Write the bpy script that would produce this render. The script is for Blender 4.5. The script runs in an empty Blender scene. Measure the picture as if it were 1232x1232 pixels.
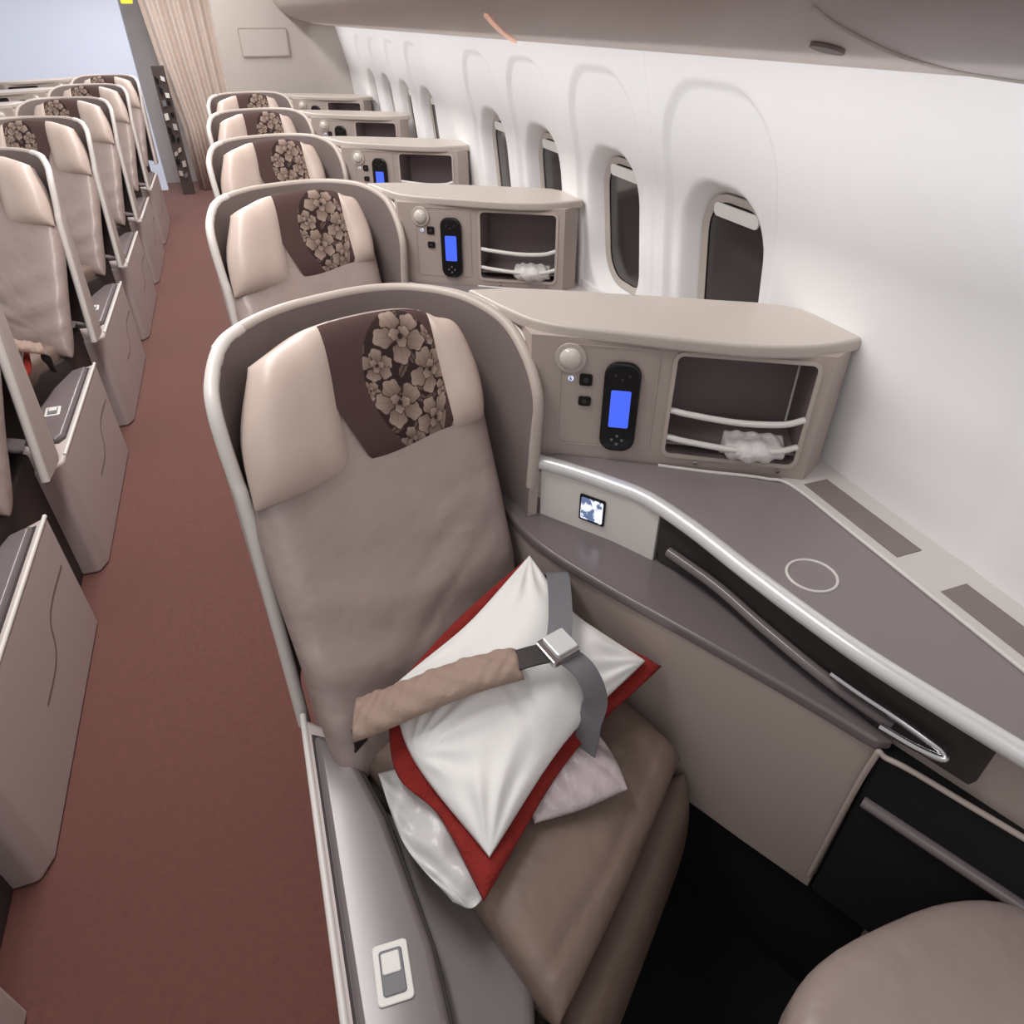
import bpy, bmesh, math, random
from mathutils import Vector, Matrix
random.seed(3)
S = bpy.context.scene
S.view_settings.view_transform = 'Standard'
COL = S.collection

# ---------------------------------------------------------------- materials
def srgb(r, g, b):
    f = lambda c: (c/255/12.92) if c/255 <= .04045 else ((c/255+.055)/1.055)**2.4
    return (f(r), f(g), f(b), 1)
def mat(name, rgb, rough=.5, metal=0, noise=0, scale=40, bump=0, bscale=200, emis=None, es=0, alpha=1, coat=0, sheen=0, bdist=.01):
    m = bpy.data.materials.new(name); m.use_nodes = True
    nt = m.node_tree; b = nt.nodes['Principled BSDF']
    c = srgb(*rgb)
    b.inputs['Base Color'].default_value = c
    b.inputs['Roughness'].default_value = rough
    b.inputs['Metallic'].default_value = metal
    b.inputs['Alpha'].default_value = alpha
    b.inputs['Coat Weight'].default_value = coat
    b.inputs['Sheen Weight'].default_value = sheen
    b.inputs['Sheen Tint'].default_value = (1, .76, .72, 1)
    if emis:
        b.inputs['Emission Color'].default_value = srgb(*emis)
        b.inputs['Emission Strength'].default_value = es
    tc = nt.nodes.new('ShaderNodeTexCoord')
    if noise:
        n = nt.nodes.new('ShaderNodeTexNoise'); n.inputs['Scale'].default_value = scale; n.inputs['Detail'].default_value = 4
        nt.links.new(tc.outputs['Object'], n.inputs['Vector'])
        r = nt.nodes.new('ShaderNodeMapRange')
        r.inputs['From Min'].default_value = .3; r.inputs['From Max'].default_value = .7
        r.inputs['To Min'].default_value = 1-noise; r.inputs['To Max'].default_value = 1+noise
        nt.links.new(n.outputs['Fac'], r.inputs['Value'])
        mx = nt.nodes.new('ShaderNodeVectorMath'); mx.operation = 'SCALE'
        mx.inputs[0].default_value = c[:3]
        nt.links.new(r.outputs['Result'], mx.inputs['Scale'])
        nt.links.new(mx.outputs['Vector'], b.inputs['Base Color'])
    if bump:
        n2 = nt.nodes.new('ShaderNodeTexNoise'); n2.inputs['Scale'].default_value = bscale; n2.inputs['Detail'].default_value = 3
        nt.links.new(tc.outputs['Object'], n2.inputs['Vector'])
        bp = nt.nodes.new('ShaderNodeBump'); bp.inputs['Strength'].default_value = bump; bp.inputs['Distance'].default_value = bdist
        nt.links.new(n2.outputs['Fac'], bp.inputs['Height'])
        nt.links.new(bp.outputs['Normal'], b.inputs['Normal'])
    return m

M = {}
M['leather'] = mat('leather_mauve', (159,142,137), .34, noise=.03, scale=12, bump=.35, bscale=9, bdist=.03)
M['leather_light'] = mat('leather_light', (198,179,169), .38, bump=.2, bscale=10, bdist=.02)
M['leather_cushion'] = mat('leather_cushion', (126,107,97), .42, noise=.05, scale=9, bump=.4, bscale=9, bdist=.03)
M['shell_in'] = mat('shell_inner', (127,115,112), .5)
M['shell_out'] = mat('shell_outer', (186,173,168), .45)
M['arm'] = mat('armrest_base', (188,174,172), .45)
M['rim'] = mat('shell_rim', (216,210,206), .35)
M['console'] = mat('console_beige', (186,173,165), .45)
M['console_top'] = mat('console_top', (188,178,170), .36)
M['panel'] = mat('panel_taupe', (174,160,153), .5)
M['table'] = mat('table_grey', (134,124,126), .28, noise=.02, scale=200)
M['ledge'] = mat('ledge_grey', (114,104,106), .2)
M['silver'] = mat('silver_trim', (228,228,229), .26, metal=.3)
M['chrome'] = mat('chrome', (210,210,212), .18, metal=1)
M['lamp'] = mat('lamp_lens', (212,204,195), .12, coat=.6)
M['white'] = mat('white_plastic', (224,220,215), .4)
M['ledgewhite'] = mat('ledge_white', (205,200,197), .5)
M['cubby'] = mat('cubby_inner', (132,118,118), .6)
M['black'] = mat('black_plastic', (12,12,14), .25)
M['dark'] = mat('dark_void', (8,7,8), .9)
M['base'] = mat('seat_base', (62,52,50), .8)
M['darkseam'] = mat('dark_seam', (52,45,46), .7)
M['slot'] = mat('slot_shade', (52,46,46), .6)  # dark colour painting the shade of the slot under the table
M['carpet'] = mat('carpet_maroon', (107,61,53), .9, noise=.10, scale=60, bump=.5, bscale=500, sheen=.35)
M['wall'] = mat('wall_white', (238,236,236), .55)
M['bin'] = mat('bin_beige', (190,177,170), .45)
M['bin2'] = mat('bin_end_grey', (178,168,167), .45)
M['bulk'] = mat('bulkhead_beige', (194,185,179), .6)
M['bluewhite'] = mat('bulkhead_bluewhite_glow', (222,228,244), .6, emis=(205,215,240), es=.30)  # own glow added to brighten the bulkhead, which is no lamp
M['curtain'] = mat('curtain_fabric', (226,211,201), .85, noise=.05, scale=30)
M['glass'] = mat('window_dark', (48,42,40), .15)
M['gasket'] = mat('window_gasket', (182,172,164), .6)
M['patch'] = mat('patch_brown', (84,72,68), .7)
M['pillow'] = mat('pillow_white', (234,232,230), .8, bump=.35, bscale=12)
M['red'] = mat('blanket_red', (134,32,26), .95, noise=.12, scale=60, bump=.4, bscale=200)
M['belt'] = mat('belt_webbing', (112,111,116), .5, noise=.05, scale=300)
M['sleeve'] = mat('belt_sleeve', (154,131,118), .7, bump=.3, bscale=60)
M['bag'] = mat('plastic_bag', (222,220,219), .3, bump=.9, bscale=16, alpha=.8)
M['packet'] = mat('plastic_packet', (190,175,177), .3, noise=.1, scale=40, bump=.4, bscale=50)
M['screen'] = mat('screen_blue', (40,70,220), .2, emis=(78,108,235), es=.85)
M['screen_w'] = mat('screen_white', (200,215,255), .2, emis=(215,225,255), es=.9)
M['yellow'] = mat('sign_yellow', (240,225,60), .5, emis=(245,230,70), es=.8)
M['orange'] = mat('bin_reflection_strip', (220,180,160), .4, emis=(240,180,155), es=.35)  # faintly glowing colour standing in for a reflection on the bin
M['cloth'] = mat('napkin_cloth', (225,220,218), .8, bump=.5, bscale=60)

def speckle(m, c1, c2, scale):
    nt = m.node_tree; b = nt.nodes['Principled BSDF']
    tc = nt.nodes.new('ShaderNodeTexCoord'); v = nt.nodes.new('ShaderNodeTexNoise'); v.inputs['Scale'].default_value = scale; v.inputs['Detail'].default_value = 3
    r = nt.nodes.new('ShaderNodeValToRGB')
    r.color_ramp.elements[0].color = srgb(*c2); r.color_ramp.elements[1].color = srgb(*c1); r.color_ramp.elements[0].position = .42; r.color_ramp.elements[1].position = .50
    nt.links.new(tc.outputs['Object'], v.inputs['Vector']); nt.links.new(v.outputs['Fac'], r.inputs['Fac'])
    nt.links.new(r.outputs['Color'], b.inputs['Base Color']); nt.links.new(r.outputs['Color'], b.inputs['Emission Color'])
speckle(M['screen_w'], (228,234,250), (90,105,140), 60)

def floral_mat():
    m = bpy.data.materials.new('headrest_floral_fabric'); m.use_nodes = True
    nt = m.node_tree; b = nt.nodes['Principled BSDF']
    a = nt.nodes.new('ShaderNodeAttribute'); a.attribute_name = 'Col'
    nt.links.new(a.outputs['Color'], b.inputs['Base Color']); b.inputs['Roughness'].default_value = .9
    b.inputs['Specular IOR Level'].default_value = .2
    return m
M['floral'] = floral_mat()

# ---------------------------------------------------------------- mesh helpers
def newobj(name, verts, faces, m, smooth=True, parent=None):
    me = bpy.data.meshes.new(name); me.from_pydata([tuple(v) for v in verts], [], faces); me.update()
    o = bpy.data.objects.new(name, me); COL.objects.link(o)
    ms = m if isinstance(m, (list, tuple)) else [m]
    for x in ms: me.materials.append(M[x] if isinstance(x, str) else x)
    if smooth:
        for p in me.polygons: p.use_smooth = True
    if parent: o.parent = parent
    return o
def fixn(o, dist=1e-5):
    bm = bmesh.new(); bm.from_mesh(o.data)
    bmesh.ops.remove_doubles(bm, verts=bm.verts, dist=dist)
    bmesh.ops.recalc_face_normals(bm, faces=bm.faces); bm.to_mesh(o.data); bm.free()
def cr(p, t):
    n = len(p)-1
    x = min(max(t, 0), 1)*n; i = min(int(x), n-1); f = x-i
    p1, p2 = Vector(p[i]), Vector(p[i+1])
    p0 = Vector(p[i-1]) if i > 0 else 2*p1-p2
    p3 = Vector(p[i+2]) if i+2 <= n else 2*p2-p1
    return .5*((2*p1)+(p2-p0)*f+(2*p0-5*p1+4*p2-p3)*f*f+(3*p1-p0-3*p2+p3)*f**3)
def surf(ctrl, u, v):
    return cr([cr(r, u) for r in ctrl], v)
def normal(ctrl, u, v):
    e = .01
    a = surf(ctrl, min(u+e, 1), v)-surf(ctrl, max(u-e, 0), v)
    b = surf(ctrl, u, min(v+e, 1))-surf(ctrl, u, max(v-e, 0))
    return a.cross(b).normalized()
def E(u, v, pu, pv):
    return math.sqrt(max(0, 1-abs(2*u-1)**pu)*max(0, 1-abs(2*v-1)**pv))
def edist(i, n):
    t = i/n
    return .35*t+.65*(.5-.5*math.cos(math.pi*t))
def pad(name, ctrl, tf, tb, m, pu=6, pv=6, nu=28, nv=28, fn=None):
    V = []; F = []
    for side in (1, -1):
        for j in range(nv+1):
            for i in range(nu+1):
                u, v = edist(i, nu), edist(j, nv)
                e = E(u, v, pu, pv)
                off = (tf if side > 0 else -tb)*e
                if fn and side > 0: off += fn(u, v)*min(1, e*2)
                V.append(surf(ctrl, u, v)+normal(ctrl, u, v)*off)
    W = nu+1; K = W*(nv+1)
    for s in (0, 1):
        for j in range(nv):
            for i in range(nu):
                a = s*K+j*W+i
                f = (a, a+1, a+1+W, a+W)
                F.append(f if s == 0 else f[::-1])
    o = newobj(name, V, F, m); fixn(o, 1e-4)
    return o
def prism(name, poly, z0, z1, m, bevel=.006, seg=3):
    poly = [Vector((p[0], p[1])) for p in poly]
    N = len(poly)
    V = [(p.x, p.y, z0) for p in poly]+[(p.x, p.y, z1) for p in poly]
    F = [tuple(range(N))[::-1], tuple(range(N, 2*N))]+[(i, (i+1) % N, N+(i+1) % N, N+i) for i in range(N)]
    o = newobj(name, V, F, m, smooth=False); fixn(o)
    if bevel:
        b = o.modifiers.new('bevel', 'BEVEL'); b.width = bevel; b.segments = seg; b.limit_method = 'ANGLE'; b.angle_limit = math.radians(40)
        for p in o.data.polygons: p.use_smooth = True
        w = o.modifiers.new('wn', 'WEIGHTED_NORMAL'); w.keep_sharp = False
    return o
def curvepts(pts, n):
    return [cr(pts, i/n) for i in range(n+1)]
def tube(name, pts, r, m, n=40, closed=False):
    cu = bpy.data.curves.new(name, 'CURVE'); cu.dimensions = '3D'; cu.bevel_depth = r; cu.bevel_resolution = 4; cu.use_fill_caps = True
    sp = cu.splines.new('POLY'); P = curvepts(pts, n) if n else [Vector(p) for p in pts]
    sp.points.add(len(P)-1)
    for i, p in enumerate(P): sp.points[i].co = (*p, 1)
    sp.use_cyclic_u = closed
    o = bpy.data.objects.new(name, cu); COL.objects.link(o); cu.materials.append(M[m])
    dg = bpy.context.evaluated_depsgraph_get()
    me = bpy.data.meshes.new_from_object(o.evaluated_get(dg)); me.name = name
    bpy.data.objects.remove(o); bpy.data.curves.remove(cu)
    o = bpy.data.objects.new(name, me); COL.objects.link(o)
    if not me.materials: me.materials.append(M[m])
    for p in me.polygons: p.use_smooth = True
    return o
def rr_outline(w, h, r, n):
    P = []
    for cx, cy, a0 in ((w/2-r, h/2-r, 0), (-w/2+r, h/2-r, 90), (-w/2+r, -h/2+r, 180), (w/2-r, -h/2+r, 270)):
        for i in range(n+1):
            a = math.radians(a0+90*i/n); P.append((cx+r*math.cos(a), cy+r*math.sin(a)))
    return P
def rrect(name, O, A, B, w, h, r, th, m, bevel=.002, n=6):
    O, A, B = Vector(O), Vector(A).normalized(), Vector(B).normalized(); C = A.cross(B).normalized()
    P = rr_outline(w, h, r, n); N = len(P)
    V = [O+A*x+B*y for x, y in P]+[O+A*x+B*y+C*th for x, y in P]
    F = [tuple(range(N))[::-1], tuple(range(N, 2*N))]+[(i, (i+1) % N, N+(i+1) % N, N+i) for i in range(N)]
    o = newobj(name, V, F, m, smooth=False); fixn(o)
    if bevel:
        b = o.modifiers.new('bevel', 'BEVEL'); b.width = bevel; b.segments = 2; b.limit_method = 'ANGLE'; b.angle_limit = math.radians(50)
    return o
def ring(name, O, A, B, w, h, r, bw, th, m, n=8, th2=None, smooth=False):
    O, A, B = Vector(O), Vector(A).normalized(), Vector(B).normalized(); C = A.cross(B).normalized()
    a = rr_outline(w, h, r, n); b = rr_outline(w-2*bw, h-2*bw, max(r-bw, .001), n); N = len(a)
    if th2 is None: th2 = th
    V = [O+A*x+B*y for x, y in a]+[O+A*x+B*y+C*th for x, y in a]+[O+A*x+B*y+C*th2 for x, y in b]+[O+A*x+B*y for x, y in b]
    F = []
    for k in range(4):
        for i in range(N):
            j = (i+1) % N; k2 = (k+1) % 4
            F.append((k*N+i, k*N+j, k2*N+j, k2*N+i))
    o = newobj(name, V, F, m, smooth=smooth); fixn(o); return o
def ribbon(name, pts, w, m, up=(0, 0, 1), th=.003, n=30):
    P = curvepts(pts, n); up = Vector(up); V = []; F = []
    for i, p in enumerate(P):
        t = (P[min(i+1, n)]-P[max(i-1, 0)]).normalized(); s = t.cross(up).normalized()
        nn = s.cross(t).normalized()
        for a, b in ((-1, 0), (1, 0), (1, 1), (-1, 1)):
            V.append(p+s*a*w/2+nn*b*th)
    for i in range(n):
        for k in range(4):
            a = i*4+k; b = i*4+(k+1) % 4
            F.append((a, b, b+4, a+4))
    F += [(0, 1, 2, 3), (4*n+3, 4*n+2, 4*n+1, 4*n)]
    o = newobj(name, V, F, m, smooth=True); fixn(o)
    es = o.modifiers.new('es', 'EDGE_SPLIT'); es.split_angle = math.radians(50)
    return o
def empty(name, loc=(0, 0, 0), sx=1):
    e = bpy.data.objects.new(name, None); COL.objects.link(e); e.location = loc; e.scale = (sx, 1, 1); e.empty_display_size = .1
    return e

# ---------------------------------------------------------------- SEAT
def build_shell():
    top = [(-.106,.97,.86), (-.118,1.02,1.0), (-.112,1.08,1.05), (-.080,1.15,1.08), (.0,1.222,1.09), (.10,1.272,1.09), (.19,1.29,1.09), (.27,1.265,1.09),
           (.342,1.195,1.087), (.392,1.115,1.066), (.409,1.045,1.030), (.414,.992,.970), (.409,.988,.88), (.404,.990,.79)]
    bot = [(-.100,.87), (-.104,.92), (-.104,1.0), (-.075,1.08), (0,1.17), (.1,1.22), (.19,1.24), (.265,1.215), (.33,1.15), (.37,1.08), (.39,1.04), (.398,1.0), (.40,.993), (.40,.990)]
    bot = [(x, y, .45) for x, y in bot]
    n = 78; nz = 10; th = .02
    T = curvepts(top, n); B = curvepts(bot, n)
    V = []; F = []; mi = []
    def off(P, i):
        t = P[min(i+1, n)]-P[max(i-1, 0)]; t.z = 0
        if i > n*.84: t = Vector((.08, -1, 0))
        if t.length < 1e-6: t = Vector((0, 1, 0))
        t.normalize(); return Vector((t.y, -t.x, 0))
    for i in range(n+1):
        io = off(T, i)*th; ib = off(B, i)*th
        for k in range(nz+1): V.append(B[i].lerp(T[i], k/nz))
        for k in range(nz, -1, -1): V.append((B[i]+ib).lerp(T[i]+io, k/nz))
    W = 2*(nz+1)
    for i in range(n):
        for k in range(W):
            a = i*W+k; b = i*W+(k+1) % W
            F.append((a, b, b+W, a+W))
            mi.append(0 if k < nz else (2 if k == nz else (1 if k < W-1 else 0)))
    for e in (0, n):
        for k in range(nz):
            F.append((e*W+k, e*W+k+1, e*W+W-2-k, e*W+W-1-k)); mi.append(2)
    o = newobj('seat_shell', V, F, ['shell_out', 'shell_in', 'console'])
    for p, m_ in zip(o.data.polygons, mi): p.material_index = m_
    bm = bmesh.new(); bm.from_mesh(o.data); bmesh.ops.recalc_face_normals(bm, faces=bm.faces); bm.to_mesh(o.data); bm.free()
    es = o.modifiers.new('es', 'EDGE_SPLIT'); es.split_angle = math.radians(50)
    q = int(n*.28)
    P = [B[0]+off(B, 0)*th*.5, B[0].lerp(T[0], .5)+off(T, 0)*th*.5]+[T[i]+off(T, i)*th*.45 for i in range(0, q+1, 2)]
    r = tube('shell_rim_trim', P, .0115, 'rim', n=90)
    P2 = [T[i]+off(T, i)*th*.5 for i in range(q-1, n+1, 2)]
    r2 = tube('shell_rim_edge', P2, .0100, 'console', n=90)
    P3 = [T[i]+off(T, i)*-.001+Vector((0, 0, .002)) for i in range(16, 61, 2)]
    r3 = tube('shell_rim_piping', P3, .0045, 'rim', n=90)
    return [o, r, r2, r3]

HEAD = [[(-.085,.955,.868), (.03,1.012,.858), (.14,1.045,.855), (.25,1.07,.872), (.33,1.075,.900)],
        [(-.080,1.005,.97), (.03,1.075,.97), (.14,1.105,.97), (.24,1.125,.975), (.325,1.125,.985)],
        [(-.050,1.080,1.055), (.04,1.14,1.08), (.15,1.165,1.09), (.235,1.175,1.083), (.288,1.165,1.055)]]
FL = [(0.0, 1.08, .62), (.58, .16, .60), (-.42, -.30, .60), (.36, -.98, .58), (-.66, .58, .36), (-.42, -1.24, .38), (.78, 1.02, .30), (-.95, .1, .22), (.88, -.48, .28)]
ELL = []
random.seed(11)
for k, (fx, fy, r) in enumerate(FL):
    ph = random.uniform(0, 6)
    ELL.append((fx, fy, r*.10, r*.10, 1, 0, 'c'))
    for layer, (cnt, rad, ra, rb) in enumerate(((3, .20, .22, .22), (5, .60, .40, .40))):
        for i in range(cnt):
            a = ph+2*math.pi*i/cnt+layer*.5+random.uniform(-.15, .15)
            ELL.append((fx+r*rad*math.cos(a), fy+r*rad*math.sin(a), r*ra*random.uniform(.9, 1.1), r*rb*random.uniform(.9, 1.1), math.cos(a), math.sin(a), 'p%d' % layer))
for k in range(26):
    y_ = random.uniform(-1.55, 1.55); x_ = random.uniform(-.95, .95)
    t = random.uniform(0, 6.28)
    ELL.append((x_, y_, .24, .09, math.cos(t), math.sin(t), 'l'))
random.seed(3)
STRIP = Vector((.080,.046,.043))
def flower_color(x, y):
    base = Vector((.036, .021, .020))
    if x*x+y*y > 1: return STRIP
    y = y*1.65
    pet = Vector((.36, .27, .225)); mid = Vector((.17, .115, .095))
    for (cx, cy, ra, rb, c, s, kd) in ELL:
        dx, dy = x-cx, y-cy
        if abs(dx) > ra+rb or abs(dy) > ra+rb: continue
        p, q = dx*c+dy*s, -dx*s+dy*c
        th = math.atan2(q, p)
        d = ((p/ra)**2+(q/rb)**2)/(1+.10*math.sin(5*th))**2
        if d < 1:
            if kd == 'c': return base
            if d > .80: return base*.8
            if kd == 'l':
                return mid*.75 if abs(q/rb) > .15 else base
            g = .45+.65*p/ra
            vein = .84 if abs(math.sin(5*q/rb)) < .22 else 1
            return mid.lerp(pet, max(0, min(1, g)))*vein
    return base
def build_cover():
    nu, nv = 280, 200
    V = []; C = []; F = []
    tf = .036
    for j in range(nv+1):
        b = j/nv
        for i in range(nu+1):
            a = i/nu
            ul = .41-.23*b; ur = .82+.02*b
            lo = -.03+.15*abs(2*a-1)**3
            v = lo+(.985-lo)*b
            u = ul+(ur-ul)*a
            e = E(u, max(v, 0), 8, 5)
            off = tf*max(e, .25 if v < .5 else e)+.0045
            p = surf(HEAD, u, max(v, 0))+normal(HEAD, u, min(max(v, .01), .99))*off
            if v < 0: p.z += v*.22
            V.append(p)
            C.append(flower_color((a-.655)/.345, (b-.50)/.50) if a > .30 else STRIP)
    W = nu+1
    for j in range(nv):
        for i in range(nu):
            k = j*W+i; F.append((k, k+1, k+1+W, k+W))
    o = newobj('headrest_cover', V, F, 'floral')
    at = o.data.color_attributes.new('Col', 'FLOAT_COLOR', 'POINT')
    for i, c in enumerate(C): at.data[i].color = (c.x, c.y, c.z, 1)
    return o

def lobe(u0, u1, v0, v1):
    g = []
    for v in (v0, (v0+v1)/2, v1):
        g.append([tuple(surf(HEAD, u, v)+normal(HEAD, u, min(max(v, .02), .98))*.006) for u in (u0, u0*.67+u1*.33, u0*.33+u1*.67, u1)])
    return g
def gz(x, s): return math.exp(-(x/s)**2)
def bw(u, v):
    w_ = .0030*math.sin(v*50+u*6+2*math.sin(u*4))*gz(v-.24, .16)
    for (k, c, s, a) in ((.22, .17, .012, .0045), (.35, .24, .014, .004), (.30, .33, .016, .003), (.15, .42, .02, .0022)):
        w_ -= a*gz(v-(c+k*(u-.5)), s)*gz(u-.62, .28)
    return w_
def build_seat():
    L = build_shell()
    back = [[(-.04,.70,.46), (.15,.80,.46), (.35,.915,.46)],
            [(-.062,.80,.62), (.14,.89,.62), (.35,.965,.62)],
            [(-.09,.95,.82), (.14,1.03,.82), (.342,1.055,.82)],
            [(-.080,1.045,.96), (.14,1.115,.96), (.33,1.14,.96)],
            [(-.05,1.12,1.04), (.15,1.18,1.06), (.288,1.19,1.04)]]
    L.append(pad('backrest', back, .04, .05, 'leather', pu=9, pv=12, nu=44, nv=110, fn=bw))
    L.append(pad('headrest', HEAD, .034, .04, 'leather', pu=8, pv=5, nu=40, nv=24))
    L.append(pad('headrest_wing_left', lobe(-.02, .36, -.05, 1.0), .046, .03, 'leather_light', pu=3.2, pv=4, nu=24, nv=28))
    L.append(pad('headrest_wing_right', lobe(.78, 1.02, -.03, 1.0), .042, .03, 'leather_light', pu=3, pv=4, nu=24, nv=28))
    L.append(build_cover())
    cush = [[(.165,.285,.44), (.335,.42,.45), (.51,.565,.47)],
            [(.125,.39,.485), (.30,.50,.49), (.475,.645,.495)],
            [(.065,.55,.49), (.24,.66,.49), (.42,.78,.49)],
            [(-.01,.74,.485), (.17,.85,.485), (.35,.95,.485)]]
    L.append(pad('seat_cushion', cush, .035, .12, 'leather_cushion', pu=9, pv=9, nu=40, nv=40, fn=lambda u, v: .002*math.sin(14*u+9*v)*math.sin(7*v)-.004*gz(v-.16-.06*u, .02)))
    leg = [[(.21,.30,.12), (.36,.43,.12), (.50,.56,.12)], [(.205,.28,.25), (.36,.41,.25), (.525,.55,.27)], [(.185,.285,.37), (.35,.41,.38), (.53,.57,.41)]]
    L.append(pad('leg_rest', leg, .03, .05, 'leather_cushion', pu=8, pv=6))
    L.append(prism('side_bolster', [(-.01,.76), (.02,.69), (.10,.52), (.155,.42), (.165,.37), (.14,.30), (.09,.26), (.0,.24)], .05, .445, 'ledge', .02))
    L.append(prism('armrest_base', [(-.092,.86), (-.092,.06), (-.07,.01), (.02,.01), (.038,.06), (.040,.40), (.016,.62), (-.004,.70), (-.03,.80)], 0, .49, 'arm', .012))
    L.append(prism('armrest_seam', [(-.078,.81), (-.078,.21), (-.063,.18), (.018,.18), (.038,.21), (.040,.41), (.017,.62), (-.02,.77)], .47, .4935, 'darkseam', .002))
    L.append(prism('armrest_pad', [(-.074,.80), (-.074,.215), (-.060,.187), (.016,.187), (.034,.214), (.036,.41), (.013,.61), (-.024,.765)], .47, .508, 'ledge', .012))
    L.append(tube('armrest_trim', [(-.088,.86,.487), (-.088,.5,.487), (-.088,.10,.487)], .006, 'rim', n=10))
    L.append(rrect('socket_frame', (-.020,.395,.508), (1,-.06,0), (.06,1,0), .046, .072, .006, .003, 'white'))
    L.append(rrect('socket_plate', (-.020,.395,.510), (1,-.06,0), (.06,1,0), .030, .054, .004, .003, 'belt'))
    L.append(rrect('socket_flap', (-.020,.405,.512), (1,-.06,0), (.06,1,0), .024, .026, .003, .003, 'white'))
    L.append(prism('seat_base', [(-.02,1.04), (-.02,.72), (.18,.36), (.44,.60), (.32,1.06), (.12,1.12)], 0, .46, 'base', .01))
    L.append(ribbon('armrest_step', [(-.0925,.80,.33), (-.0925,.66,.33), (-.0925,.58,.31), (-.0925,.54,.25), (-.0925,.48,.22), (-.0925,.36,.215)], .012, 'shell_in', up=(1,0,0), th=.002))
    return L

# ---------------------------------------------------------------- CONSOLE
P0 = Vector((.41, 1.02, 0)); D = Vector((.857, -.516, 0)).normalized(); NN = Vector((-.516, -.857, 0)).normalized(); UP = Vector((0, 0, 1))
def FP(t, z, off=0): 
    p = P0+D*t+NN*off; p.z = z; return p
def build_console():
    L = []
    body = prism('console_panel', [(.404,1.025), (.82,.773), (.872,.80), (.86,.965), (.62,1.10), (.44,1.20), (.41,1.15)], .80, 1.07, 'panel', 0)
    c0, c1, z0, z1, dp = .235, .455, .868, 1.054, .13
    cut = rrect('cut', FP((c0+c1)/2, (z0+z1)/2, -dp), D, UP, c1-c0, z1-z0, .012, dp+.05, 'panel', bevel=0)
    mo = body.modifiers.new('b', 'BOOLEAN'); mo.object = cut; mo.operation = 'DIFFERENCE'; mo.solver = 'EXACT'
    dg = bpy.context.evaluated_depsgraph_get(); dg.update()
    me = bpy.data.meshes.new_from_object(body.evaluated_get(dg)); body.modifiers.clear(); body.data = me
    bpy.data.objects.remove(cut)
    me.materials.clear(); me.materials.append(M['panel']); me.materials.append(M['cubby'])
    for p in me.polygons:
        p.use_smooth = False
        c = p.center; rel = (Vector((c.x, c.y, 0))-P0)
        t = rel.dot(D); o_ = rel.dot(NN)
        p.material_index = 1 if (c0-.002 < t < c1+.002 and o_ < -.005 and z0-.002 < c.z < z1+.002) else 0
    bv = body.modifiers.new('bevel', 'BEVEL'); bv.width = .004; bv.segments = 2; bv.limit_method = 'ANGLE'; bv.angle_limit = math.radians(40)
    L.append(body)
    L.append(ring('cubby_frame', FP((c0+c1)/2, (z0+z1)/2, -.0005), D, UP, c1-c0+.012, z1-z0+.012, .018, .007, .003, 'console'))
    front = curvepts([(.385,1.125,0), (.415,1.045,0), (.47,.987,0), (.541,.935,0), (.61,.882,0), (.69,.828,0), (.76,.798,0), (.82,.788,0), (.883,.792,0)], 32)
    rear = curvepts([(.883,.81,0), (.868,.95,0), (.75,1.035,0), (.60,1.125,0), (.46,1.205,0), (.355,1.235,0)], 18)
    L.append(prism('console_top', [(p.x, p.y) for p in front+rear], 1.064, 1.087, 'console_top', .006))
    L.append(ring('panel_inset', FP(.125, .965, .0005), D, UP, .165, .19, .012, .0015, .001, 'console'))
    L.append(rrect('remote', FP(.150, .952, 0), D, UP, .062, .168, .024, .012, 'black', .004))
    L.append(rrect('remote_screen', FP(.150, .952, .0115), D, UP, .034, .070, .003, .0015, 'screen', 0))
    for dx, dz in ((0, .055), (.012, .062), (-.012, .062), (0, -.052), (.009, -.06), (-.009, -.06), (0, -.068)):
        L.append(rrect('remote_button', FP(.150+dx, .952+dz, .0115), D, UP, .005, .005, .0024, .0015, 'darkseam' if dz > 0 else 'belt', 0))
    L.append(rrect('usb_port', FP(.088, .997, 0), D, UP, .022, .022, .004, .003, 'black', .001))
    L.append(rrect('audio_port', FP(.088, .957, 0), D, UP, .022, .018, .004, .003, 'black', .001))
    L.append(rrect('port_insert', FP(.088, .997, .003), D, UP, .009, .009, .003, .001, 'darkseam', 0))
    L.append(rrect('port_insert', FP(.088, .957, .003), D, UP, .009, .007, .003, .001, 'darkseam', 0))
    L.append(rrect('status_light', FP(.062, .997, 0), D, UP, .009, .009, .004, .002, 'screen_w', 0))
    O = FP(.060, 1.034, 0)
    bm = bmesh.new(); bmesh.ops.create_uvsphere(bm, u_segments=24, v_segments=12, radius=.019)
    for v in bm.verts:
        v.co = O+D*v.co.x+UP*v.co.y+NN*max(0, v.co.z*.6+.004)
    me = bpy.data.meshes.new('reading_lamp'); bm.to_mesh(me); bm.free(); me.materials.append(M['lamp'])
    o = bpy.data.objects.new('reading_lamp', me); COL.objects.link(o)
    for p in me.polygons: p.use_smooth = True
    L.append(o)
    L.append(rrect('lamp_bezel', O, D, UP, .054, .054, .0269, .004, 'console_top', .002))
    for z in (.952, .900):
        L.append(tube('cubby_rail', [FP(.236, z, -.004), FP(.27, z-.002, .004), (FP(.35, z-.006, .010)), FP(.42, z-.004, .006), FP(.455, z+.004, -.002)], .0055, 'white'))
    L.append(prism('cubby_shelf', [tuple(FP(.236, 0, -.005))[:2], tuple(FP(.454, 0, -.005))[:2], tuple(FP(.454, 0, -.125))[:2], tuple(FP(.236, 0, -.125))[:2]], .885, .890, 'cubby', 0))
    fe = [(.412,.995,0), (.455,.945,0), (.50,.885,0), (.54,.82,0), (.567,.72,0), (.587,.603,0), (.607,.50,0), (.632,.40,0), (.683,.255,0), (.725,.14,0)]
    fr = curvepts(fe, 40)
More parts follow.
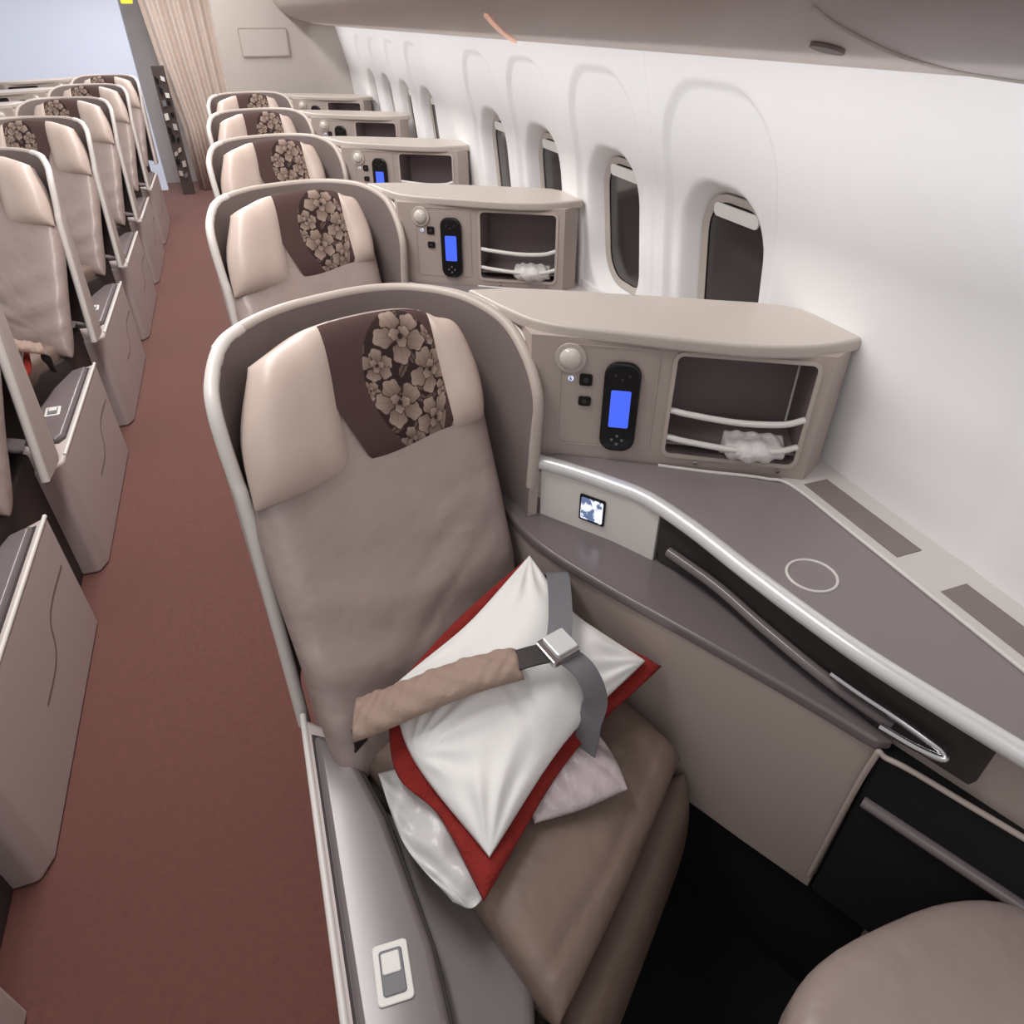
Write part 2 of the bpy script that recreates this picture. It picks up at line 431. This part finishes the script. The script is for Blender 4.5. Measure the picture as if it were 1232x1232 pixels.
    L.append(prism('side_table', [(p.x, p.y) for p in fr]+[(.785,.13), (.785,.765), (.74,.80), (.60,.90), (.45,.995)], .826, .846, 'table', .003))
    L.append(tube('table_edge_trim', [(p[0]-.001, p[1]-.001, .837) for p in fe], .0138, 'silver', n=60))
    L.append(tube('table_back_trim', [(.60,.893,.848), (.67,.845,.848), (.72,.815,.848), (.755,.79,.848), (.783,.755,.848), (.785,.6,.848), (.785,.4,.848), (.785,.15,.848)], .003, 'rim', n=50))
    c = []
    for i in range(40):
        a = 2*math.pi*i/40; c.append((.660+.035*math.cos(a), .556+.035*math.sin(a), .8465))
    L.append(tube('cup_ring', c, .0022, 'rim', n=0, closed=True))
    L.append(prism('console_body', [(.44,1.02), (.455,.985), (.53,.885), (.575,.79), (.605,.70), (.632,.54), (.675,.37), (.78,.10), (.80,.10), (.80,.80), (.62,.95)], .0, .827, 'panel', .002))
    L.append(prism('console_face', [(.413,.99), (.505,.865), (.548,.79), (.56,.80), (.53,.87), (.45,1.01)], .70, .828, 'white', .002))
    a = Vector((.505-.413, .865-.99, 0)).normalized(); nrm = Vector((-a.y, a.x, 0)); nrm = -nrm if nrm.y > 0 else nrm
    o = Vector((.413,.99,0))+a*.112+nrm*.0005; o.z = .775
    L.append(rrect('controller_bezel', o, a, UP, .052, .056, .004, .003, 'black', .001))
    L.append(rrect('controller_screen', o+nrm*.003, a, UP, .044, .046, .003, .001, 'screen_w', 0))
    L.append(prism('tray_slot_shade', [(.553,.785), (.590,.70), (.617,.54), (.660,.37), (.70,.27), (.72,.27), (.675,.38), (.63,.55), (.60,.72)], .725, .818, 'slot', .001))  # proud dark strip, its colour stands for the slot's shade
    L.append(tube('tray_bar', [(.557,.76,.762), (.586,.66,.760), (.603,.56,.757), (.628,.45,.752), (.66,.36,.748)], .009, 'ledge', n=40))
    L.append(tube('tray_latch', [(.618,.44,.778), (.632,.40,.776), (.65,.355,.774), (.664,.32,.77), (.670,.300,.768), (.666,.294,.764), (.652,.318,.76), (.634,.36,.758)], .0055, 'chrome', n=40))
    le = curvepts([(.345,1.10,0), (.355,1.02,0), (.378,.90,0), (.44,.76,0), (.52,.61,0), (.60,.455,0), (.645,.36,0)], 30)
    re = curvepts([(.668,.352,0), (.65,.44,0), (.632,.53,0), (.607,.68,0), (.57,.80,0), (.52,.90,0), (.46,1.0,0), (.40,1.10,0)], 30)
    L.append(prism('arm_ledge', [(p.x, p.y) for p in le+re], .70, .722, 'ledge', .006))
    L.append(prism('seat_side_panel', [(.355,1.05), (.385,.89), (.445,.765), (.60,.462), (.655,.36), (.67,.37), (.61,.50), (.45,.80), (.38,1.06)], .32, .702, 'panel', .002))
    L.append(prism('under_panel_shade', [(.41,.95), (.66,.38), (.80,.10), (.84,.12), (.70,.42), (.46,1.0)], 0, .33, 'dark', 0))  # solid near-black prism painting the shade below the side panel
    L.append(prism('footwell_shade_block', [(.652,.352), (.775,.09), (.80,.11), (.69,.38)], .33, .70, 'dark', .004))  # solid block, blackened in place of shade inside the opening
    L.append(tube('footwell_bar', [(.652,.345,.60), (.70,.24,.60), (.765,.10,.60)], .009, 'ledge', n=10))
    L.append(tube('footwell_rim', [(.648,.362,.36), (.648,.357,.67), (.655,.34,.702), (.70,.245,.706), (.77,.10,.706)], .004, 'panel', n=40))
    L.append(prism('footwell_floor_shade', [(.06,-.04), (.84,-.04), (.84,1.0), (.42,1.0), (.10,.40)], .0, .012, 'dark', 0))  # near-black sheet over the carpet where light is blocked, painted shade
    for i, t in enumerate((.262, .432)):
        L.append(rrect('cubby_stud', FP(t+.03*(i == 0), .856, .0), D, UP, .008, .008, .0039, .003, 'chrome', 0))
    return L

def place(parts, base, locs):
    first = True
    for (x, y, sx) in locs:
        e = empty(base, (x, y, 0), sx)
        for o in parts:
            if first: q = o
            else:
                q = o.copy(); COL.objects.link(q)
            q.parent = e
            if sx < 0 and (o.name.startswith('armrest') or o.name.startswith('socket') or o.name.startswith('side_bolster')):
                # the aisle armrests of the centre seats are in their lowered position
                if o.name.startswith(('armrest_base', 'armrest_step', 'side_bolster')):
                    q.scale = (1, .96, .83); q.location = (0, -.06, 0)
                else:
                    q.scale = (1, .96, 1); q.location = (0, -.06, -.0835)
        first = False
PITCH = 1.07; MX = -.772
seat = build_seat(); cons = build_console()
locs = [(0, k*PITCH, 1) for k in range(5)]+[(MX, k*PITCH, -1) for k in range(7)]
place(seat, 'business_class_seat', locs)
place(cons, 'side_console', locs)

# ---------------------------------------------------------------- soft items on the seats
A = Vector((.352,.885,.715)); B = Vector((.468,.650,.64)); C = Vector((.133,.460,.575)); Dd = Vector((.062,.742,.635))
cen = (A+B+C+Dd)/4
def mid(p, q, k=.08, dz=0): 
    m_ = (p+q)/2; m_ = m_+(cen-m_)*k; m_.z += dz; return m_
pc = [[C, mid(C, B, .13), B], [Vector((.068,.628,.600)), cen+Vector((0, 0, -.005)), mid(B, A, .14)], [Dd, mid(Dd, A, .10), A]]
def ss(a, b, x):
    t = min(max((x-a)/(b-a), 0), 1); return t*t*(3-2*t)
def pw(u, v):
    w_ = .0035*math.sin(13*u+5*v)+.003*math.sin(17*v-4*u)
    for (a, b, ln, am) in ((0, 0, .5, .007), (1, 0, .4, .006), (0, 1, .4, .006), (1, 1, .4, .006), (0, .5, .4, .006)):
        d = math.hypot(u-a, v-b); th = math.atan2(v-b, u-a)
        w_ += am*math.sin(th*14)*max(0, 1-d/ln)*min(1, d*6)
    w_ -= .008*math.exp(-((u-.36-.15*v)/.015)**2)*ss(.1, .3, v)*(1-ss(.5, .7, v))
    return w_
soft = []
soft.append(pad('pillow', pc, .048, .010, 'pillow', pu=2.6, pv=2.4, nu=70, nv=70, fn=pw))
def sc(p, k, dz): 
    q = cen+(p-cen)*k; q.z = p.z+dz; return q
rc = [[sc(C, 1.18, -.026), sc(mid(C, B, .10), 1.05, -.03), sc(B, 1.14, -.02)],
      [Vector((.085,.545,.566)), sc(cen, 1, -.035), sc(mid(B, A, .1), 1.06, -.03)],
      [Vector((.040,.625,.585)), sc(cen, 1, -.035)+Vector((-.05,.05,0)), sc(mid(B, A, .1), 1.06, -.03)+Vector((-.02,.05,.01))],
      [sc(Dd, 1.04, -.02), sc(mid(Dd, A, -.0), 1.10, -.01), sc(A, 1.05, -.01)]]
soft.append(pad('blanket', rc, .009, .008, 'red', pu=14, pv=14, nu=50, nv=50, fn=lambda u, v: .004*math.sin(20*u+9*v)+.002*math.sin(41*v)))
be = empty('seat_belt')
SL = [(.0,.703,.628), (.05,.690,.650), (.11,.678,.677), (.18,.668,.698), (.25,.658,.707)]
P = curvepts(SL, 6); ctrl = []
for k in (-1, 0, 1):
    row = []
    for i, p in enumerate(P):
        t = (P[min(i+1, 6)]-P[max(i-1, 0)]).normalized(); s = Vector((0, 0, 1)).cross(t).normalized()
        row.append(p+s*k*(.040-.0016*i))
    ctrl.append(row)
bp_ = []
bp_.append(pad('belt_sleeve', ctrl, .018, .008, 'sleeve', pu=30, pv=3, nu=60, nv=14, fn=lambda u, v: .002*math.sin(34*u+9*v)+.0015*math.sin(71*u-12*v)))
bp_.append(ribbon('belt_anchor_strap', [(.03,.70,.636), (.008,.706,.615), (.004,.715,.58), (.0,.72,.54)], .030, 'darkseam'))
bp_.append(ribbon('belt_tongue_strap', [(.24,.66,.713), (.27,.657,.717), (.295,.655,.717)], .038, 'darkseam'))
bp_.append(ribbon('belt_strap_upper', [(.315,.665,.718), (.335,.705,.726), (.357,.76,.730), (.378,.82,.716), (.388,.86,.66)], .038, 'belt'))
bp_.append(ribbon('belt_strap_lower', [(.318,.645,.716), (.335,.612,.708), (.342,.585,.675), (.332,.575,.62), (.325,.57,.56)], .038, 'belt'))
bp_.append(rrect('buckle_body', (.31,.655,.716), (1,.25,.05), (-.25,1,.05), .052, .050, .005, .014, 'chrome', .003))
bp_.append(rrect('buckle_flap', (.314,.657,.730), (1,.25,.05), (-.25,1,.05), .038, .042, .004, .005, 'silver', .002))
for o in bp_: o.parent = be
off = Vector((MX+.02, 2*PITCH-.22, -.05))
for o in soft:
    q = o.copy(); COL.objects.link(q); q.scale = (-1, 1, 1); q.location = off
b2 = empty('seat_belt', off, -1)
for o in bp_:
    q = o.copy(); COL.objects.link(q); q.parent = b2
bg = [[(.075,.445,.522), (.10,.43,.52), (.14,.455,.52)], [(.030,.54,.532), (.09,.54,.535), (.14,.55,.535)], [(.015,.655,.550), (.08,.655,.550), (.14,.66,.550)]]
pad('plastic_bag', bg, .014, .008, 'bag', pu=3, pv=3, nu=50, nv=50, fn=lambda u, v: .006*math.sin(9*u+5*math.sin(4*v))+.003*math.sin(21*v+11*u+3*math.sin(7*u)))
pk = [[(.215,.50,.545), (.29,.495,.548), (.368,.50,.55)], [(.215,.55,.553), (.29,.55,.558), (.37,.55,.558)], [(.22,.61,.56), (.29,.61,.565), (.362,.60,.565)]]
pad('sealed_packet', pk, .016, .006, 'packet', pu=3, pv=3, nu=30, nv=30, fn=lambda u, v: .002*math.sin(30*u+12*v))
cl = [[FP(.33, .872, -.03), FP(.38, .868, -.015), FP(.44, .872, -.03)], [FP(.33, .888, -.01), FP(.38, .892, .012), FP(.44, .888, -.01)], [FP(.335, .903, -.04), FP(.38, .908, -.03), FP(.435, .903, -.04)]]
for k in (0, 1):
    o = pad('folded_napkin', cl, .012, .008, 'cloth', pu=4, pv=4, nu=24, nv=24, fn=lambda u, v: .003*math.sin(25*u+8*v)) if k == 0 else o.copy()
    if k: COL.objects.link(o); o.location.y += PITCH
ot = []
for i in range(60):
    a = 2*math.pi*i/60; cx, sy = math.cos(a), math.sin(a)
    ot.append((.565+.225*math.copysign(abs(cx)**.7, cx), .02+.19*math.copysign(abs(sy)**.7, sy)))
eo = empty('footrest_ottoman')
o = prism('ottoman_base', [(x*.9+.056, y*.9) for x, y in ot], 0, .50, 'shell_in', .01); o.parent = eo
o = prism('ottoman_cushion', ot, .49, .615, 'leather', .04, seg=6); o.parent = eo

# ---------------------------------------------------------------- ROOM
def wx(z):
    pts = [(.0,.90), (.84,.895), (.96,.889), (1.2,.862), (1.44,.80), (1.5,.79)]
    for (z0, x0), (z1, x1) in zip(pts, pts[1:]):
        if z <= z1: return x0+(x1-x0)*(z-z0)/(z1-z0)
    return .79
WC = [1.22, 1.70, 2.18, 2.65, 3.60, 4.07, 4.54, 5.0]
def sd_rr(y, z, w, h, r):
    qx, qz = abs(y)-w/2+r, abs(z)-h/2+r
    return math.hypot(max(qx, 0), max(qz, 0))+min(max(qx, qz), 0)-r
ys = []; y = -.6
while y < 5.80: 
    ys.append(y); y += .02 if (y < .95) else (.006 if y < 3 else .0125)
zs = [.80+.0065*i for i in range(int((1.455-.80)/.0065)+1)]
V = []; F = []
for y in ys:
    for z in zs:
        x = wx(z)
        for c in WC:
            if abs(y-c) < .25:
                d = sd_rr(y-c, z-1.02, .375, .77, .14)
                x += .013*ss(.004, -.010, d)
                d2 = sd_rr(y-c, z-1.045, .290, .385, .115)
                x += .062*ss(.006, -.040, d2)
        for sy in (.505, 1.46, 2.42, 3.38, 4.33, 5.3):
            x += .005*math.exp(-((y-sy)/.004)**2) if y > 1 else .005*math.exp(-((y-sy)/.012)**2)
        V.append((x, y, z))
W = len(zs)
for i in range(len(ys)-1):
    for j in range(W-1):
        a = i*W+j; F.append((a, a+1, a+1+W, a+W))
newobj('wall_window_side', V, F, 'wall')
prism('wall_lower_window_side', [(.90,-.6), (.93,-.6), (.93,5.8), (.90,5.8)], 0, .86, 'wall', 0)
for i, c in enumerate(WC):
    w = empty('window_%d' % (i+1))
    tilt = Vector((-.115, 0, 1)).normalized()
    xo = wx(1.045)+.013
    o = rrect('window_pane', (xo+.050, c, 1.045), (0, -1, 0), tilt, .205, .305, .07, .004, 'glass', 0); o.parent = w
    o = ring('window_gasket', (xo+.044, c, 1.045), (0, -1, 0), tilt, .232, .332, .085, .016, .008, 'gasket', th2=.001); o.parent = w
    o = rrect('window_shade', (xo+.040-.130*.115, c, 1.177), (0, -1, 0), tilt, .15, .026, .012, .004, 'white', 0); o.parent = w
prism('ledge_window_side', [(.788,-.6), (.90,-.6), (.90,5.75), (.788,5.75)], .78, .842, 'ledgewhite', .004)
for k in range(-1, 5):
    for (y0, y1) in ((.17, .47), (.55, .76)):
        prism('trim_%d' % ((k+1)*2+(y0 > .5)+1), [(.812, y0+k*PITCH), (.86, y0+k*PITCH), (.86, y1+k*PITCH), (.812, y1+k*PITCH)], .835, .8435, 'shell_in', .001)
newobj('floor', [(-3, -1.5, 0), (1.0, -1.5, 0), (1.0, 9.2, 0), (-3, 9.2, 0)], [(0, 1, 2, 3)], 'carpet', False)
prof = curvepts([(.815,1.452,0), (.795,1.4455,0), (.78,1.446,0), (.74,1.450,0), (.66,1.460,0), (.56,1.482,0), (.47,1.52,0), (.41,1.60,0), (.39,1.72,0), (.38,2.0,0)], 40)
V = []; F = []; mi = []
Y = [-.6+.1*i for i in range(65)]
for y in Y:
    for p in prof: V.append((p.x, y, p.y))
W = len(prof)
for i in range(len(Y)-1):
    for j in range(W-1):
        a = i*W+j; F.append((a, a+1, a+1+W, a+W)); mi.append(1 if Y[i] < .59 else 0)
ob = empty('overhead_bin')
o = newobj('bin_body', V, F, ['bin', 'bin2']); o.parent = ob
for p, m_ in zip(o.data.polygons, mi): p.material_index = m_
def binpt(x, y, d=.0035):
    for i in range(len(prof)-1):
        if prof[i].x >= x >= prof[i+1].x:
            f = (prof[i].x-x)/max(1e-6, prof[i].x-prof[i+1].x); return (x, y, prof[i].y*(1-f)+prof[i+1].y*f-d)
    return (x, y, prof[-1].y-d)
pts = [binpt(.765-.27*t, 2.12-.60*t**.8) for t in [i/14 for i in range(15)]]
o = tube('bin_reflection_strip', pts, .0045, 'orange', n=40); o.parent = ob  # reflected arc drawn as a solid strip, not a light fitting
pts = [binpt(.79-.30*i/14, .60, .001) for i in range(15)]
o = tube('bin_seam', pts, .002, 'bulk', n=40); o.parent = ob
o = rrect('reading_light', binpt(.585, .68, 0), (1,0,-.25), (0,-1,0), .036, .036, .0179, .004, 'shell_in', .001); o.parent = ob

prism('wall_bulkhead_window_side', [(.03,5.77), (.92,5.77), (.92,5.83), (.03,5.83)], 0, 2.0, 'bulk', 0)
prism('wall_bulkhead_return', [(.03,5.83), (.07,5.83), (.10,8.6), (.06,8.6)], 0, 2.0, 'bulk', 0)
pl = empty('wall_placard')
o = rrect('placard_plate', (.32,5.765,1.36), (1, 0, 0), (0, 0, 1), .30, .15, .006, .006, 'bulk', .002); o.parent = pl
o = ring('placard_frame', (.32,5.762,1.36), (1, 0, 0), (0, 0, 1), .31, .16, .008, .004, .006, 'console'); o.parent = pl
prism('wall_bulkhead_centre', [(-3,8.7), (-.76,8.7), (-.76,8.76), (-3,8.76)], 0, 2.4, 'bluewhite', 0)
prism('wall_back', [(-.8,9.1), (.2,9.1), (.2,9.16), (-.8,9.16)], 0, 2.4, 'bulk', 0)
V = []; F = []
n = 200
for i in range(n+1):
    t = i/n
    y = 8.52+.030*math.sin(t*44)+.015*math.sin(t*23+1)
    for z, xl in ((.02, -.44), (.6, -.45), (1.1, -.52), (1.6, -.57), (2.3, -.60)):
        V.append((xl+(.06-xl)*t, y, z))
for i in range(n):
    for k in range(4): a = i*5+k; F.append((a, a+5, a+6, a+1))
o = newobj('curtain', V, F, 'curtain'); o.modifiers.new('s', 'SOLIDIFY').thickness = .004
rrect('exit_sign', (-.68,8.68,1.62), (1, 0, 0), (0, 0, 1), .10, .05, .008, .02, 'yellow', .002)
mr = empty('speckled_patch')  # made-up rack shape standing in for an unidentified dark speckled patch
o = prism('patch_board', [(-.60,8.38), (-.49,8.38), (-.49,8.46), (-.60,8.46)], 0, 1.12, 'patch', .004); o.parent = mr
for i in range(9):
    for j in (0, 1):
        o = rrect('patch_fleck', (-.568+.046*j+.008*random.uniform(-1, 1), 8.37, .20+.10*i+.02*random.uniform(-1, 1)), (1, 0, random.uniform(-.9, .9)), (0, .15, 1), .036, random.uniform(.03, .06), .003, .004, random.choice(['white', 'belt', 'dark', 'dark', 'console']), 0); o.parent = mr

# ---------------------------------------------------------------- lights
w = bpy.data.worlds.new('W'); S.world = w; w.use_nodes = True
w.node_tree.nodes['Background'].inputs['Color'].default_value = (1, .98, .97, 1)
w.node_tree.nodes['Background'].inputs['Strength'].default_value = .46
def area(name, loc, rot, sx, sy, pw, col=(1, 1, 1)):
    l = bpy.data.lights.new(name, 'AREA'); l.shape = 'RECTANGLE'; l.size = sx; l.size_y = sy; l.energy = pw; l.color = col
    o = bpy.data.objects.new(name, l); COL.objects.link(o); o.location = loc; o.rotation_euler = rot; return o
area('ceiling_light_aisle', (-.25, 3.7, 2.2), (0, 0, 0), .2, 6.0, 82, (1, .97, .94))
area('fill_light_rear', (-.4, 7.6, 2.25), (math.radians(-25), 0, 0), 1.6, 1.2, 34, (1, .98, .97))  # added lamp to brighten the curtain and rear bulkhead
area('fill_light_front', (-.2, -.6, 2.2), (math.radians(25), 0, 0), 1.2, .8, 4, (1, .98, .97))  # added camera-side fill, no such ceiling fixture
sl = area('fill_light_wall', (.56, 2.9, 1.41), (0, math.radians(-72), 0), .03, 5.6, 4.4, (.97, .985, 1))  # added unseen lamp that brightens the window wall
sl.data.spread = math.radians(130)

# ---------------------------------------------------------------- camera
cam = bpy.data.cameras.new('cam'); co = bpy.data.objects.new('camera', cam); COL.objects.link(co)
co.location = (0, 0, 1.5)
f = Vector((.2744, .7622, -.5864))
co.rotation_euler = f.to_track_quat('-Z', 'Y').to_euler()
cam.sensor_width = 36; cam.lens = 24.08; cam.clip_start = .02
S.camera = co
